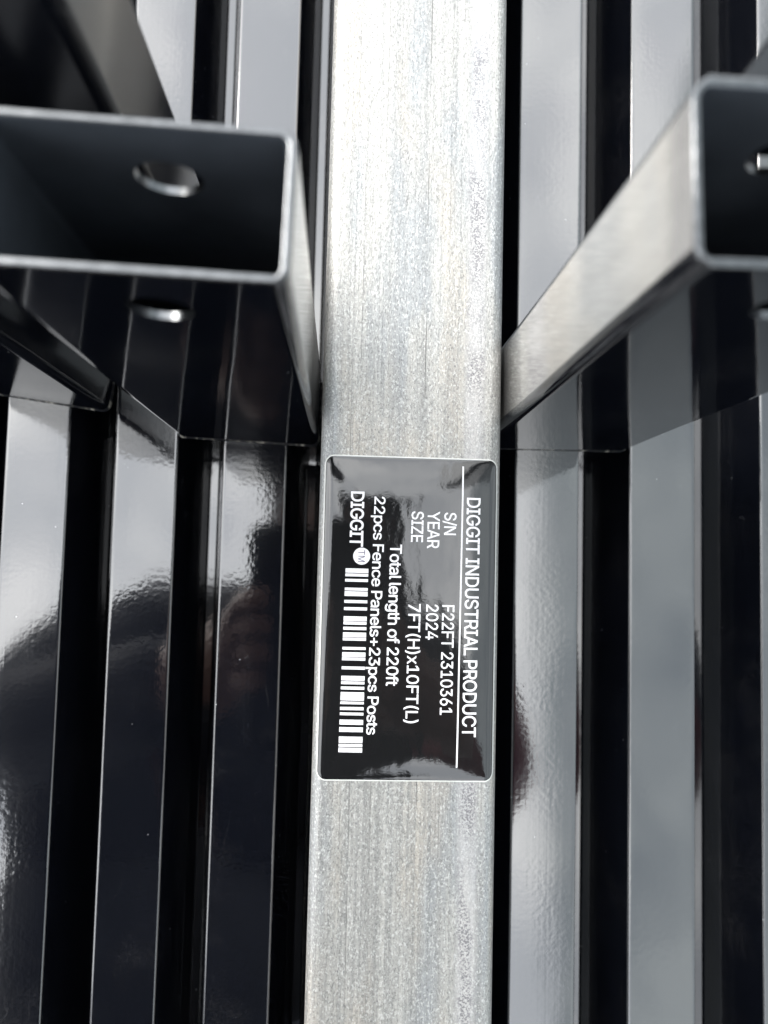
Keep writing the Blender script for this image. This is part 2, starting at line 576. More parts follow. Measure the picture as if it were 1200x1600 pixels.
# outlines of a plain grotesque, thousandths of an em: advance, then closed Bezier loops (left handle, point, right handle)
GLYPHS = {
    '(': (273, (((89, 156, 89, 207, 89, 244), (93, 283, 101, 324, 108, 364), (119, 404, 132, 441, 145, 479), (160, 511, 177, 539, 196, 539), (216, 539, 236, 539, 219, 504), (204, 467, 191, 428, 178, 389), (168, 351, 161, 313, 155, 276), (151, 240, 151, 207, 151, 176), (154, 146, 160, 115, 166, 83), (176, 51, 188, 16, 201, -18), (217, -56, 236, -96, 216, -96), (196, -96, 177, -96, 148, -47), (126, 3, 111, 55, 97, 106),),)),
    ')': (273, (((57, -96, 37, -96, 57, -55), (73, -17, 86, 18, 98, 53), (107, 85, 113, 116, 119, 147), (122, 177, 122, 207, 122, 240), (118, 276, 112, 313, 105, 351), (95, 389, 82, 428, 70, 467), (55, 504, 37, 539, 57, 539), (77, 539, 97, 539, 113, 511), (128, 479, 142, 441, 155, 404), (165, 364, 173, 323, 180, 283), (184, 244, 184, 207, 184, 156), (177, 104, 161, 53, 146, 2), (125, -48, 97, -96, 77, -96),),)),
    '+': (453, (((217, 34, 198, 34, 198, 144), (198, 254, 198, 364, 217, 364), (236, 364, 255, 364, 255, 254), (255, 144, 255, 34, 236, 34),), ((171, 172, 61, 172, 61, 190), (61, 208, 61, 226, 171, 226), (281, 226, 391, 226, 391, 208), (391, 190, 391, 172, 281, 172),),)),
    '/': (249, (((216, 533, 235, 533, 180, 330), (126, 127, 71, -76, 52, -76), (33, -76, 14, -76, 69, 127), (124, 330, 178, 533, 197, 533),),)),
    '0': (453, (((264, -7, 227, -7, 189, -7), (157, 3, 130, 24, 103, 45), (83, 74, 69, 113, 55, 152), (48, 199, 48, 254, 48, 309), (55, 356, 69, 395, 83, 434), (104, 464, 130, 484, 157, 505), (189, 516, 227, 516, 264, 516), (296, 505, 323, 484, 350, 464), (370, 434, 384, 395, 398, 356), (405, 309, 405, 254, 405, 199), (398, 152, 384, 113, 370, 74), (350, 45, 323, 24, 297, 3),), ((202, 50, 227, 50, 252, 50), (273, 58, 290, 74, 308, 90), (321, 113, 330, 144, 339, 174), (344, 211, 344, 254, 344, 297), (339, 334, 330, 365, 321, 395), (308, 419, 290, 435, 273, 451), (252, 460, 227, 460, 202, 460), (180, 451, 163, 435, 146, 419), (132, 395, 123, 365, 114, 334), (109, 297, 109, 254, 109, 211), (114, 174, 123, 144, 132, 113), (146, 90, 163, 74, 180, 58),),)),
    '1': (453, (((181, 0, 76, 0, 76, 18), (76, 36, 76, 55, 181, 55), (286, 55, 391, 55, 391, 36), (391, 18, 391, 0, 286, 0),), ((250, 509, 276, 509, 276, 339), (276, 170, 276, 0, 255, 0), (234, 0, 212, 0, 212, 149), (212, 299, 212, 448, 211, 448), (210, 448, 209, 448, 168, 418), (127, 388, 86, 358, 86, 381), (86, 404, 86, 427, 123, 454), (161, 481, 198, 509, 224, 509),),)),
    '2': (453, (((172, 0, 64, 0, 64, 16), (64, 32, 64, 47, 121, 108), (177, 168, 234, 229, 254, 249), (270, 267, 282, 282, 295, 298), (304, 313, 311, 327, 317, 341), (320, 356, 320, 371, 320, 390), (316, 405, 308, 419, 299, 432), (288, 442, 273, 449, 259, 456), (242, 460, 224, 460, 204, 460), (187, 456, 172, 447, 158, 439), (147, 428, 139, 413, 131, 399), (127, 382, 127, 362, 107, 362), (86, 362, 66, 362, 66, 392), (72, 419, 86, 442, 100, 465), (119, 483, 143, 496, 167, 509), (194, 516, 225, 516, 255, 516), (282, 509, 306, 497, 329, 484), (348, 467, 361, 445, 374, 424), (381, 399, 381, 372, 381, 354), (378, 335, 371, 318, 364, 300), (353, 280, 336, 259, 319, 237), (296, 211, 267, 180, 229, 140), (191, 100, 153, 60, 153, 59), (153, 58, 153, 57, 231, 57), (310, 57, 389, 57, 389, 38), (389, 19, 389, 0, 281, 0),),)),
    '3': (453, (((252, -7, 218, -7, 187, -7), (158, -1, 133, 10, 107, 21), (86, 37, 70, 57, 54, 78), (46, 103, 44, 132, 66, 132), (87, 132, 109, 132, 111, 114), (117, 99, 126, 87, 136, 75), (149, 65, 165, 59, 181, 53), (199, 50, 219, 50, 239, 50), (258, 53, 275, 61, 292, 68), (305, 79, 315, 93, 324, 107), (329, 124, 329, 145, 329, 163), (325, 181, 316, 196, 307, 212), (293, 224, 275, 234, 256, 243), (231, 248, 201, 248, 186, 248), (172, 248, 157, 248, 157, 265), (157, 282, 157, 299, 200, 349), (244, 399, 288, 448, 288, 450), (288, 451, 288, 452, 215, 452), (142, 452, 70, 452, 70, 471), (70, 490, 70, 509, 171, 509), (272, 509, 372, 509, 372, 493), (372, 477, 372, 461, 319, 400), (265, 339, 211, 278, 211, 282), (211, 285, 211, 289, 249, 293), (281, 288, 308, 276, 335, 263), (356, 246, 371, 222, 386, 199), (393, 173, 393, 145, 393, 115), (385, 89, 370, 66, 355, 43), (335, 25, 309, 12, 282, 0),),)),
    '4': (453, (((164, 105, 40, 105, 40, 123), (40, 141, 40, 158, 109, 275), (178, 392, 247, 509, 268, 509), (289, 509, 311, 509, 243, 394), (176, 280, 109, 166, 109, 165), (109, 164, 109, 163, 210, 163), (312, 163, 413, 163, 413, 144), (413, 125, 413, 105, 289, 105),), ((302, 0, 282, 0, 282, 40), (282, 81, 282, 121, 282, 130), (282, 138, 282, 146, 282, 203), (282, 260, 282, 318, 302, 318), (322, 318, 343, 318, 343, 212), (343, 106, 343, 0, 322, 0),),)),
    '6': (453, (((258, -7, 226, -7, 195, -7), (167, 0, 142, 15, 118, 29), (98, 49, 84, 74, 71, 100), (64, 129, 64, 162, 64, 186), (69, 212, 80, 239, 91, 266), (110, 300, 137, 340, 176, 396), (214, 453, 252, 509, 276, 509), (299, 509, 322, 509, 265, 426), (208, 344, 151, 261, 149, 261), (147, 261, 145, 261, 150, 271), (157, 280, 165, 288, 174, 296), (184, 302, 196, 307, 207, 312), (221, 314, 235, 314, 266, 314), (293, 308, 316, 295, 339, 282), (357, 263, 370, 240, 382, 216), (389, 189, 389, 157, 389, 125), (382, 97, 368, 73, 354, 48), (334, 28, 310, 14, 286, 0),), ((207, 48, 226, 48, 246, 48), (264, 53, 279, 63, 294, 72), (306, 85, 314, 101, 323, 118), (327, 136, 327, 157, 327, 178), (323, 197, 314, 213, 306, 230), (294, 242, 279, 251, 264, 261), (246, 265, 226, 265, 207, 265), (189, 261, 174, 252, 159, 243), (147, 230, 138, 214, 129, 198), (125, 179, 125, 158, 125, 137), (129, 118, 138, 102, 147, 85), (159, 72, 174, 63, 189, 53),),)),
    '7': (453, (((120, 0, 97, 0, 172, 149), (248, 299, 323, 448, 323, 450), (323, 451, 323, 452, 236, 452), (149, 452, 62, 452, 62, 471), (62, 490, 62, 509, 172, 509), (281, 509, 391, 509, 391, 489), (391, 469, 391, 449, 315, 299), (240, 150, 165, 0, 142, 0),),)),
    'A': (480, (((39, 0, 16, 0, 78, 170), (140, 339, 201, 509, 226, 509), (251, 509, 276, 509, 338, 339), (401, 170, 463, 0, 440, 0), (418, 0, 395, 0, 359, 101), (323, 202, 287, 302, 281, 321), (273, 344, 264, 372, 255, 400), (245, 435, 232, 478, 236, 478), (241, 478, 245, 478, 233, 435), (222, 399, 213, 371, 204, 343), (196, 320, 191, 302, 155, 202), (120, 101, 85, 0, 62, 0),), ((197, 142, 110, 142, 110, 161), (110, 180, 110, 199, 197, 199), (283, 199, 370, 199, 370, 180), (370, 161, 370, 142, 283, 142),),)),
    'C': (510, (((293, -7, 267, -7, 223, -7), (184, 4, 150, 25, 116, 46), (89, 76, 70, 115, 50, 154), (40, 201, 40, 254, 40, 308), (50, 354, 70, 393, 89, 432), (116, 462, 150, 484, 184, 505), (223, 516, 267, 516, 293, 516), (317, 512, 340, 504, 363, 497), (384, 486, 402, 471, 420, 457), (436, 439, 448, 418, 460, 398), (468, 374, 473, 348, 451, 348), (430, 348, 408, 348, 404, 366), (398, 381, 389, 395, 381, 408), (370, 419, 357, 428, 345, 438), (331, 444, 315, 449, 300, 454), (284, 456, 267, 456, 236, 456), (208, 448, 184, 432, 159, 417), (139, 394, 125, 364, 111, 334), (103, 297, 103, 254, 103, 211), (111, 175, 125, 145, 140, 115), (159, 92, 184, 76, 209, 61), (236, 53, 267, 53, 284, 53), (300, 55, 315, 60, 331, 65), (345, 71, 357, 81, 370, 90), (381, 101, 389, 114, 398, 128), (404, 143, 408, 160, 430, 160), (451, 160, 473, 160, 469, 135), (460, 111, 448, 91, 436, 70), (421, 52, 402, 38, 384, 23), (363, 12, 341, 5, 318, -3),),)),
    'D': (502, (((271, 0, 219, 0, 178, 0), (137, 0, 96, 0, 96, 19), (96, 38, 96, 57, 136, 57), (175, 57, 215, 57, 256, 57), (291, 65, 318, 81, 345, 97), (366, 119, 379, 149, 392, 179), (399, 214, 399, 255, 399, 296), (392, 331, 379, 361, 366, 390), (346, 412, 320, 428, 293, 444), (260, 452, 221, 452, 178, 452), (136, 452, 93, 452, 93, 471), (93, 490, 93, 509, 137, 509), (181, 509, 225, 509, 275, 509), (317, 499, 353, 478, 388, 458), (415, 429, 433, 391, 452, 353), (462, 308, 462, 255, 462, 202), (452, 157, 433, 119, 414, 81), (387, 51, 351, 31, 314, 10),), ((103, 509, 125, 509, 125, 339), (125, 170, 125, 0, 103, 0), (82, 0, 60, 0, 60, 170), (60, 339, 60, 509, 82, 509),),)),
    'E': (419, (((165, 0, 60, 0, 60, 170), (60, 339, 60, 509, 164, 509), (268, 509, 372, 509, 372, 490), (372, 471, 372, 452, 290, 452), (207, 452, 125, 452, 125, 396), (125, 341, 125, 286, 202, 286), (278, 286, 355, 286, 355, 267), (355, 248, 355, 229, 278, 229), (202, 229, 125, 229, 125, 172), (125, 114, 125, 57, 208, 57), (292, 57, 375, 57, 375, 38), (375, 19, 375, 0, 270, 0),),)),
    'F': (410, (((82, 0, 60, 0, 60, 170), (60, 339, 60, 509, 163, 509), (266, 509, 369, 509, 369, 490), (369, 471, 369, 452, 288, 452), (206, 452, 125, 452, 125, 394), (125, 336, 125, 278, 198, 278), (272, 278, 346, 278, 346, 259), (346, 240, 346, 221, 272, 221), (198, 221, 125, 221, 125, 147), (125, 74, 125, 0, 103, 0),),)),
    'G': (520, (((309, -7, 269, -7, 223, -7), (184, 4, 149, 25, 115, 46), (88, 77, 69, 116, 50, 155), (40, 201, 40, 254, 40, 308), (50, 354, 69, 393, 88, 432), (115, 462, 149, 484, 183, 505), (221, 516, 265, 516, 292, 516), (317, 512, 340, 504, 364, 496), (385, 484, 403, 469, 422, 454), (437, 437, 449, 416, 461, 396), (470, 373, 474, 349, 452, 349), (430, 349, 408, 349, 403, 365), (396, 380, 387, 393, 379, 406), (368, 417, 356, 427, 344, 436), (330, 444, 315, 448, 300, 453), (283, 456, 265, 456, 235, 456), (208, 448, 183, 432, 159, 417), (139, 394, 125, 364, 111, 334), (103, 297, 103, 254, 103, 211), (111, 175, 125, 145, 140, 115), (159, 92, 184, 76, 209, 61), (237, 53, 269, 53, 297, 53), (323, 59, 345, 71, 367, 83), (384, 101, 396, 123, 409, 146), (415, 172, 415, 202, 421, 201), (428, 200, 434, 199, 384, 199), (333, 199, 283, 199, 283, 218), (283, 237, 283, 256, 348, 256), (413, 256, 478, 256, 478, 237), (478, 219, 478, 200, 478, 158), (469, 122, 451, 91, 433, 60), (408, 36, 377, 19, 345, 2),),)),
    'H': (517, (((82, 0, 60, 0, 60, 170), (60, 339, 60, 509, 82, 509), (103, 509, 125, 509, 125, 435), (125, 362, 125, 289, 214, 289), (303, 289, 392, 289, 392, 362), (392, 435, 392, 509, 414, 509), (435, 509, 457, 509, 457, 339), (457, 170, 457, 0, 435, 0), (414, 0, 392, 0, 392, 77), (392, 155, 392, 232, 303, 232), (214, 232, 125, 232, 125, 155), (125, 77, 125, 0, 103, 0),),)),
    'I': (300, (((111, 0, 31, 0, 31, 19), (31, 38, 31, 57, 60, 57), (89, 57, 118, 57, 118, 189), (118, 320, 118, 452, 89, 452), (60, 452, 31, 452, 31, 471), (31, 490, 31, 509, 111, 509), (190, 509, 269, 509, 269, 490), (269, 471, 269, 452, 240, 452), (212, 452, 183, 452, 183, 320), (183, 189, 183, 57, 212, 57), (240, 57, 269, 57, 269, 38), (269, 19, 269, 0, 190, 0),),)),
    'L': (393, (((160, 0, 60, 0, 60, 170), (60, 339, 60, 509, 82, 509), (103, 509, 125, 509, 125, 358), (125, 208, 125, 57, 203, 57), (282, 57, 361, 57, 361, 38), (361, 19, 361, 0, 261, 0),),)),
    'M': (628, (((81, 0, 60, 0, 60, 170), (60, 339, 60, 509, 91, 509), (121, 509, 152, 509, 193, 402), (235, 294, 277, 187, 280, 180), (284, 170, 287, 159, 291, 148), (295, 136, 299, 123, 303, 110), (307, 97, 311, 84, 315, 71), (319, 59, 322, 49, 317, 49), (312, 49, 307, 49, 310, 59), (314, 70, 318, 83, 322, 95), (326, 108, 330, 121, 334, 134), (338, 147, 342, 158, 346, 170), (349, 179, 352, 187, 394, 294), (435, 402, 476, 509, 507, 509), (537, 509, 568, 509, 568, 339), (568, 170, 568, 0, 547, 0), (525, 0, 504, 0, 504, 97), (504, 194, 504, 291, 504, 302), (504, 314, 504, 327, 505, 340), (505, 354, 505, 369, 505, 383), (506, 398, 506, 413, 506, 428), (507, 443, 507, 457, 509, 457), (511, 457, 513, 457, 508, 441), (503, 426, 498, 409, 492, 393), (487, 378, 482, 363, 477, 348), (472, 334, 467, 322, 463, 309), (459, 299, 456, 291, 418, 194), (380, 97, 342, 0, 323, 0), (305, 0, 286, 0, 248, 97), (209, 194, 170, 291, 167, 299), (163, 309, 159, 321, 155, 333), (150, 346, 145, 361, 140, 376), (135, 391, 129, 408, 124, 424), (118, 441, 112, 457, 114, 457), (117, 457, 119, 457, 119, 444), (120, 431, 120, 416, 120, 401), (121, 387, 121, 372, 121, 357), (121, 342, 122, 328, 122, 315), (122, 302, 122, 291, 122, 194), (122, 97, 122, 0, 101, 0),),)),
    'N': (523, (((82, 0, 60, 0, 60, 170), (60, 339, 60, 509, 85, 509), (111, 509, 136, 509, 205, 400), (274, 291, 343, 183, 349, 174), (355, 164, 363, 151, 370, 138), (379, 123, 388, 107, 396, 90), (405, 73, 414, 55, 411, 55), (408, 54, 405, 54, 403, 72), (401, 90, 401, 108, 400, 126), (399, 142, 399, 157, 399, 172), (399, 185, 399, 195, 399, 300), (399, 404, 399, 509, 420, 509), (442, 509, 463, 509, 463, 339), (463, 170, 463, 0, 438, 0), (412, 0, 387, 0, 325, 97), (264, 193, 202, 290, 194, 303), (186, 316, 177, 331, 169, 345), (159, 362, 148, 381, 137, 400), (123, 424, 108, 452, 111, 453), (115, 453, 119, 454, 120, 428), (121, 405, 122, 384, 123, 362), (124, 344, 124, 328, 125, 312), (125, 300, 125, 291, 125, 194), (125, 97, 125, 0, 103, 0),),)),
    'O': (533, (((311, -7, 267, -7, 223, -7), (184, 4, 150, 25, 116, 46), (90, 76, 70, 115, 50, 154), (40, 201, 40, 254, 40, 308), (50, 354, 70, 393, 90, 432), (116, 462, 150, 484, 184, 505), (223, 516, 267, 516, 311, 516), (350, 505, 384, 484, 418, 462), (444, 432, 464, 393, 483, 354), (493, 308, 493, 254, 493, 201), (483, 154, 464, 115, 444, 76), (418, 46, 384, 25, 350, 4),), ((236, 53, 267, 53, 297, 53), (325, 61, 349, 76, 374, 91), (394, 114, 408, 144, 423, 174), (430, 211, 430, 254, 430, 298), (423, 335, 408, 365, 394, 395), (374, 417, 349, 433, 325, 448), (297, 456, 267, 456, 236, 456), (209, 448, 184, 433, 159, 417), (140, 394, 125, 364, 111, 334), (103, 297, 103, 254, 103, 211), (111, 174, 125, 144, 140, 114), (159, 92, 184, 76, 209, 61),),)),
    'P': (445, (((82, 0, 60, 0, 60, 170), (60, 339, 60, 509, 118, 509), (177, 509, 235, 509, 274, 509), (307, 502, 332, 487, 358, 473), (377, 454, 390, 430, 402, 405), (409, 378, 409, 348, 409, 317), (402, 290, 390, 265, 377, 241), (358, 222, 332, 207, 307, 193), (274, 186, 235, 186, 193, 186), (151, 186, 109, 186, 109, 205), (109, 224, 109, 242, 150, 242), (191, 242, 233, 242, 259, 242), (281, 247, 297, 256, 313, 265), (325, 278, 333, 294, 341, 310), (344, 328, 344, 348, 344, 368), (341, 386, 333, 402, 325, 417), (313, 430, 297, 439, 280, 448), (259, 452, 232, 452, 196, 452), (160, 452, 125, 452, 125, 301), (125, 151, 125, 0, 103, 0),),)),
    'R': (449, (((82, 0, 60, 0, 60, 170), (60, 339, 60, 509, 119, 509), (177, 509, 236, 509, 275, 509), (307, 502, 333, 489, 359, 475), (378, 457, 390, 433, 403, 410), (409, 382, 409, 352, 409, 321), (403, 295, 390, 271, 378, 248), (359, 230, 333, 217, 307, 204), (275, 198, 236, 198, 189, 198), (143, 198, 96, 198, 96, 217), (96, 236, 96, 255, 142, 255), (188, 255, 234, 255, 260, 255), (281, 259, 298, 267, 314, 275), (326, 286, 334, 300, 341, 315), (345, 332, 345, 352, 345, 372), (341, 390, 334, 405, 326, 420), (314, 431, 298, 440, 281, 448), (259, 452, 233, 452, 197, 452), (161, 452, 125, 452, 125, 301), (125, 151, 125, 0, 103, 0),), ((378, 0, 353, 0, 312, 76), (271, 153, 230, 229, 254, 229), (279, 229, 303, 229, 344, 153), (386, 76, 428, 0, 403, 0),),)),
    'S': (447, (((263, -9, 224, -9, 187, -9), (155, -3, 128, 9, 100, 21), (79, 38, 64, 60, 49, 82), (40, 107, 38, 137, 60, 137), (82, 137, 104, 137, 106, 117), (112, 101, 123, 88, 134, 75), (149, 65, 166, 59, 184, 52), (203, 49, 224, 49, 247, 49), (268, 53, 286, 60, 304, 68), (319, 78, 329, 92, 340, 105), (346, 121, 346, 139, 346, 155), (341, 169, 332, 179, 323, 189), (311, 198, 296, 205, 281, 211), (264, 217, 245, 222, 224, 228), (204, 234, 184, 239, 142, 251), (109, 268, 86, 289, 63, 311), (52, 339, 52, 372, 52, 401), (60, 426, 75, 448, 90, 469), (111, 486, 138, 498, 164, 510), (194, 516, 227, 516, 261, 516), (290, 510, 316, 498, 342, 486), (362, 469, 377, 449, 392, 428), (400, 404, 401, 378, 380, 378), (358, 378, 337, 378, 335, 403), (323, 423, 302, 437, 281, 451), (256, 459, 225, 459, 203, 459), (184, 455, 167, 448, 151, 441), (138, 431, 129, 418, 120, 406), (115, 391, 115, 376, 115, 358), (120, 344, 131, 334, 142, 323), (154, 314, 169, 308, 184, 302), (199, 297, 212, 293, 230, 289), (247, 284, 264, 279, 279, 275), (295, 270, 312, 264, 328, 257), (344, 248, 359, 238, 373, 227), (385, 214, 395, 198, 404, 181), (408, 162, 408, 139, 408, 111), (401, 86, 386, 64, 372, 41), (351, 24, 323, 11, 296, -2),),)),
    'T': (449, (((85, 452, 32, 452, 32, 471), (32, 490, 32, 509, 160, 509), (288, 509, 417, 509, 417, 490), (417, 471, 417, 452, 363, 452), (310, 452, 257, 452, 257, 301), (257, 151, 257, 0, 235, 0), (214, 0, 193, 0, 193, 151), (193, 301, 193, 452, 139, 452),),)),
    'U': (517, (((299, -8, 259, -8, 219, -8), (184, 0, 154, 15, 124, 31), (101, 53, 85, 80, 68, 107), (60, 138, 60, 173, 60, 285), (60, 397, 60, 509, 81, 509), (103, 509, 124, 509, 124, 399), (124, 288, 124, 178, 124, 154), (130, 132, 141, 113, 152, 94), (167, 79, 187, 68, 207, 57), (231, 52, 259, 52, 287, 52), (311, 57, 331, 68, 351, 79), (366, 94, 377, 113, 387, 132), (393, 154, 393, 178, 393, 288), (393, 399, 393, 509, 414, 509), (436, 509, 457, 509, 457, 397), (457, 285, 457, 173, 457, 138), (449, 107, 433, 80, 416, 53), (393, 31, 363, 15, 334, 0),),)),
    'Y': (472, (((225, 0, 203, 0, 203, 69), (203, 139, 203, 208, 141, 308), (79, 409, 16, 509, 41, 509), (66, 509, 91, 509, 125, 454), (159, 399, 192, 344, 203, 326), (213, 309, 222, 292, 231, 275), (240, 255, 250, 230, 241, 230), (232, 230, 224, 230, 233, 255), (242, 276, 251, 293, 260, 310), (270, 327, 280, 344, 314, 399), (347, 454, 381, 509, 406, 509), (430, 509, 455, 509, 393, 409), (330, 308, 268, 208, 268, 139), (268, 69, 268, 0, 247, 0),),)),
    'Z': (438, (((161, 0, 42, 0, 42, 15), (42, 31, 42, 46, 119, 159), (196, 272, 273, 385, 284, 400), (295, 415, 306, 431, 318, 446), (329, 461, 341, 476, 343, 469), (346, 461, 348, 454, 327, 453), (306, 453, 285, 452, 264, 452), (244, 452, 223, 452, 162, 452), (101, 452, 40, 452, 40, 471), (40, 490, 40, 509, 159, 509), (278, 509, 397, 509, 397, 493), (397, 477, 397, 462, 321, 351), (245, 240, 169, 129, 158, 113), (146, 97, 134, 81, 122, 65), (110, 49, 97, 33, 95, 40), (93, 47, 90, 54, 111, 55), (132, 56, 152, 57, 173, 57), (193, 57, 214, 57, 276, 57), (338, 57, 399, 57, 399, 38), (399, 19, 399, 0, 280, 0),),)),
    'a': (389, (((182, -9, 160, -9, 136, -9), (114, -4, 94, 5, 75, 14), (59, 27, 48, 45, 36, 62), (30, 83, 30, 108, 30, 130), (35, 147, 43, 161, 52, 175), (63, 185, 78, 193, 92, 201), (108, 207, 125, 211, 143, 215), (160, 218, 178, 220, 201, 223), (219, 225, 234, 227, 248, 228), (258, 231, 265, 235, 272, 239), (276, 245, 276, 255, 276, 255), (276, 256, 276, 257, 276, 272), (273, 286, 267, 297, 261, 308), (252, 316, 240, 322, 228, 328), (213, 331, 196, 331, 178, 331), (162, 328, 149, 322, 136, 317), (126, 309, 118, 301, 110, 292), (104, 283, 100, 274, 80, 280), (61, 285, 41, 291, 50, 314), (62, 332, 79, 346, 95, 360), (113, 369, 133, 375, 153, 381), (173, 384, 194, 384, 208, 384), (223, 383, 239, 379, 255, 376), (271, 370, 286, 360, 301, 351), (313, 338, 322, 320, 332, 303), (337, 280, 337, 251, 337, 168), (337, 84, 337, 0, 317, 0), (297, 0, 277, 0, 277, 17), (277, 35, 277, 52, 275, 52), (274, 52, 272, 52, 268, 43), (261, 34, 252, 25, 243, 15), (230, 7, 215, 1, 200, -5),), ((155, 45, 170, 45, 193, 45), (212, 50, 228, 59, 243, 68), (255, 79, 263, 93, 271, 107), (276, 122, 276, 138, 276, 155), (276, 173, 276, 190, 273, 187), (268, 184, 259, 182, 251, 180), (242, 178, 231, 176, 221, 174), (210, 172, 200, 171, 190, 170), (182, 169, 175, 168, 161, 166), (147, 163, 134, 159, 121, 154), (111, 148, 103, 139, 96, 131), (92, 119, 92, 105, 92, 92), (95, 81, 102, 72, 109, 63), (118, 57, 130, 52, 142, 48),),)),
    'c': (396, (((226, -8, 207, -8, 173, -8), (143, 0, 117, 16, 91, 33), (71, 56, 56, 85, 41, 114), (34, 149, 34, 187, 34, 227), (41, 262, 56, 291, 71, 321), (91, 343, 117, 360, 143, 376), (173, 384, 207, 384, 226, 384), (243, 382, 260, 377, 276, 372), (292, 365, 305, 356, 319, 347), (330, 335, 340, 322, 350, 309), (357, 294, 362, 277, 342, 272), (322, 267, 303, 262, 300, 272), (296, 281, 290, 289, 285, 297), (278, 305, 270, 311, 262, 317), (253, 322, 242, 325, 232, 328), (220, 330, 207, 330, 182, 330), (161, 323, 145, 310, 129, 297), (116, 280, 108, 258, 100, 237), (96, 213, 96, 187, 96, 162), (100, 139, 108, 117, 116, 96), (129, 79, 145, 66, 161, 53), (182, 46, 207, 46, 220, 46), (232, 48, 243, 52, 253, 55), (263, 60, 271, 66, 279, 72), (286, 80, 292, 89, 297, 97), (301, 107, 304, 117, 324, 112), (343, 107, 363, 102, 358, 85), (351, 70, 341, 56, 332, 43), (320, 31, 306, 21, 293, 12), (277, 4, 261, -1, 244, -6),),)),
    'e': (404, (((238, -8, 212, -8, 175, -8), (143, 0, 117, 16, 90, 33), (70, 56, 56, 85, 41, 114), (34, 148, 34, 187, 34, 226), (41, 260, 55, 290, 69, 319), (89, 343, 115, 359, 141, 376), (171, 384, 205, 384, 226, 384), (246, 381, 266, 374, 285, 367), (303, 356, 319, 341, 335, 326), (348, 306, 357, 282, 366, 258), (371, 228, 371, 194, 371, 186), (371, 178, 371, 169, 272, 169), (174, 169, 75, 169, 75, 187), (75, 204, 75, 221, 163, 221), (250, 221, 338, 221, 329, 215), (319, 208, 310, 202, 310, 227), (306, 249, 298, 269, 290, 288), (278, 303, 263, 314, 247, 325), (228, 330, 205, 330, 182, 330), (163, 325, 146, 313, 130, 302), (118, 288, 109, 270, 100, 251), (96, 232, 96, 211, 96, 200), (96, 189, 96, 178, 96, 150), (101, 126, 110, 106, 120, 87), (134, 72, 151, 61, 168, 51), (189, 46, 212, 46, 228, 46), (241, 48, 254, 53, 266, 57), (277, 64, 285, 73, 294, 82), (301, 93, 306, 105, 325, 101), (345, 96, 365, 91, 359, 71), (349, 54, 335, 39, 321, 24), (303, 13, 283, 4, 262, -4),),)),
    'f': (254, (((154, 379, 228, 379, 228, 362), (228, 344, 228, 327, 154, 327), (80, 327, 6, 327, 6, 344), (6, 362, 6, 379, 80, 379),), ((101, 0, 81, 0, 81, 144), (81, 288, 81, 432, 81, 453), (86, 471, 96, 486, 106, 500), (119, 511, 135, 519, 152, 526), (169, 530, 187, 530, 201, 530), (213, 529, 222, 527, 232, 525), (238, 523, 243, 521, 238, 503), (233, 486, 227, 468, 224, 470), (220, 471, 215, 472, 210, 473), (203, 474, 195, 474, 176, 474), (163, 469, 154, 460, 146, 451), (142, 437, 142, 419, 142, 279), (142, 140, 142, 0, 121, 0),),)),
    'g': (425, (((238, -151, 207, -151, 179, -151), (155, -147, 134, -140, 113, -132), (96, -123, 82, -110, 69, -98), (58, -84, 51, -69, 67, -60), (84, -50, 101, -41, 107, -49), (113, -57, 122, -66, 130, -75), (141, -82, 154, -88, 168, -94), (186, -97, 207, -97, 238, -97), (263, -90, 282, -75, 302, -60), (311, -37, 311, -6, 311, 19), (311, 44, 311, 68, 310, 68), (308, 68, 306, 68, 301, 60), (295, 51, 287, 41, 278, 32), (267, 23, 252, 16, 238, 8), (219, 5, 195, 5, 164, 5), (137, 12, 113, 27, 88, 41), (69, 62, 55, 90, 41, 118), (34, 152, 34, 191, 34, 230), (41, 264, 55, 293, 69, 322), (88, 345, 112, 361, 137, 376), (165, 384, 196, 384, 220, 384), (239, 381, 253, 373, 268, 365), (280, 356, 288, 346, 297, 336), (303, 327, 308, 319, 309, 319), (311, 319, 313, 319, 313, 339), (313, 359, 313, 379, 333, 379), (353, 379, 372, 379, 372, 250), (372, 121, 372, -9, 372, -42), (365, -69, 350, -90, 335, -111), (316, -126, 291, -136, 266, -146),), ((181, 59, 205, 59, 228, 59), (248, 64, 264, 75, 280, 86), (292, 101, 300, 121, 308, 141), (312, 165, 312, 193, 312, 220), (308, 243, 300, 264, 292, 284), (280, 301, 264, 312, 248, 324), (228, 330, 205, 330, 181, 330), (161, 324, 145, 312, 129, 299), (117, 283, 109, 262, 100, 242), (96, 219, 96, 193, 96, 166), (100, 143, 109, 123, 117, 103), (129, 87, 145, 76, 162, 65),),)),
    'h': (410, (((114, 249, 114, 227, 114, 151), (114, 76, 114, 0, 93, 0), (73, 0, 53, 0, 53, 170), (53, 339, 53, 509, 73, 509), (93, 509, 114, 509, 114, 435), (114, 361, 114, 287, 110, 287), (106, 287, 102, 287, 114, 322), (131, 347, 152, 362, 174, 377), (199, 384, 227, 384, 253, 384), (276, 379, 295, 369, 315, 358), (330, 342, 341, 321, 352, 299), (357, 273, 357, 240, 357, 160), (357, 80, 357, 0, 337, 0), (316, 0, 296, 0, 296, 78), (296, 157, 296, 235, 296, 265), (288, 288, 273, 304, 258, 321), (237, 329, 210, 329, 192, 329), (175, 325, 161, 317, 146, 309), (135, 298, 126, 283, 118, 267),),)),
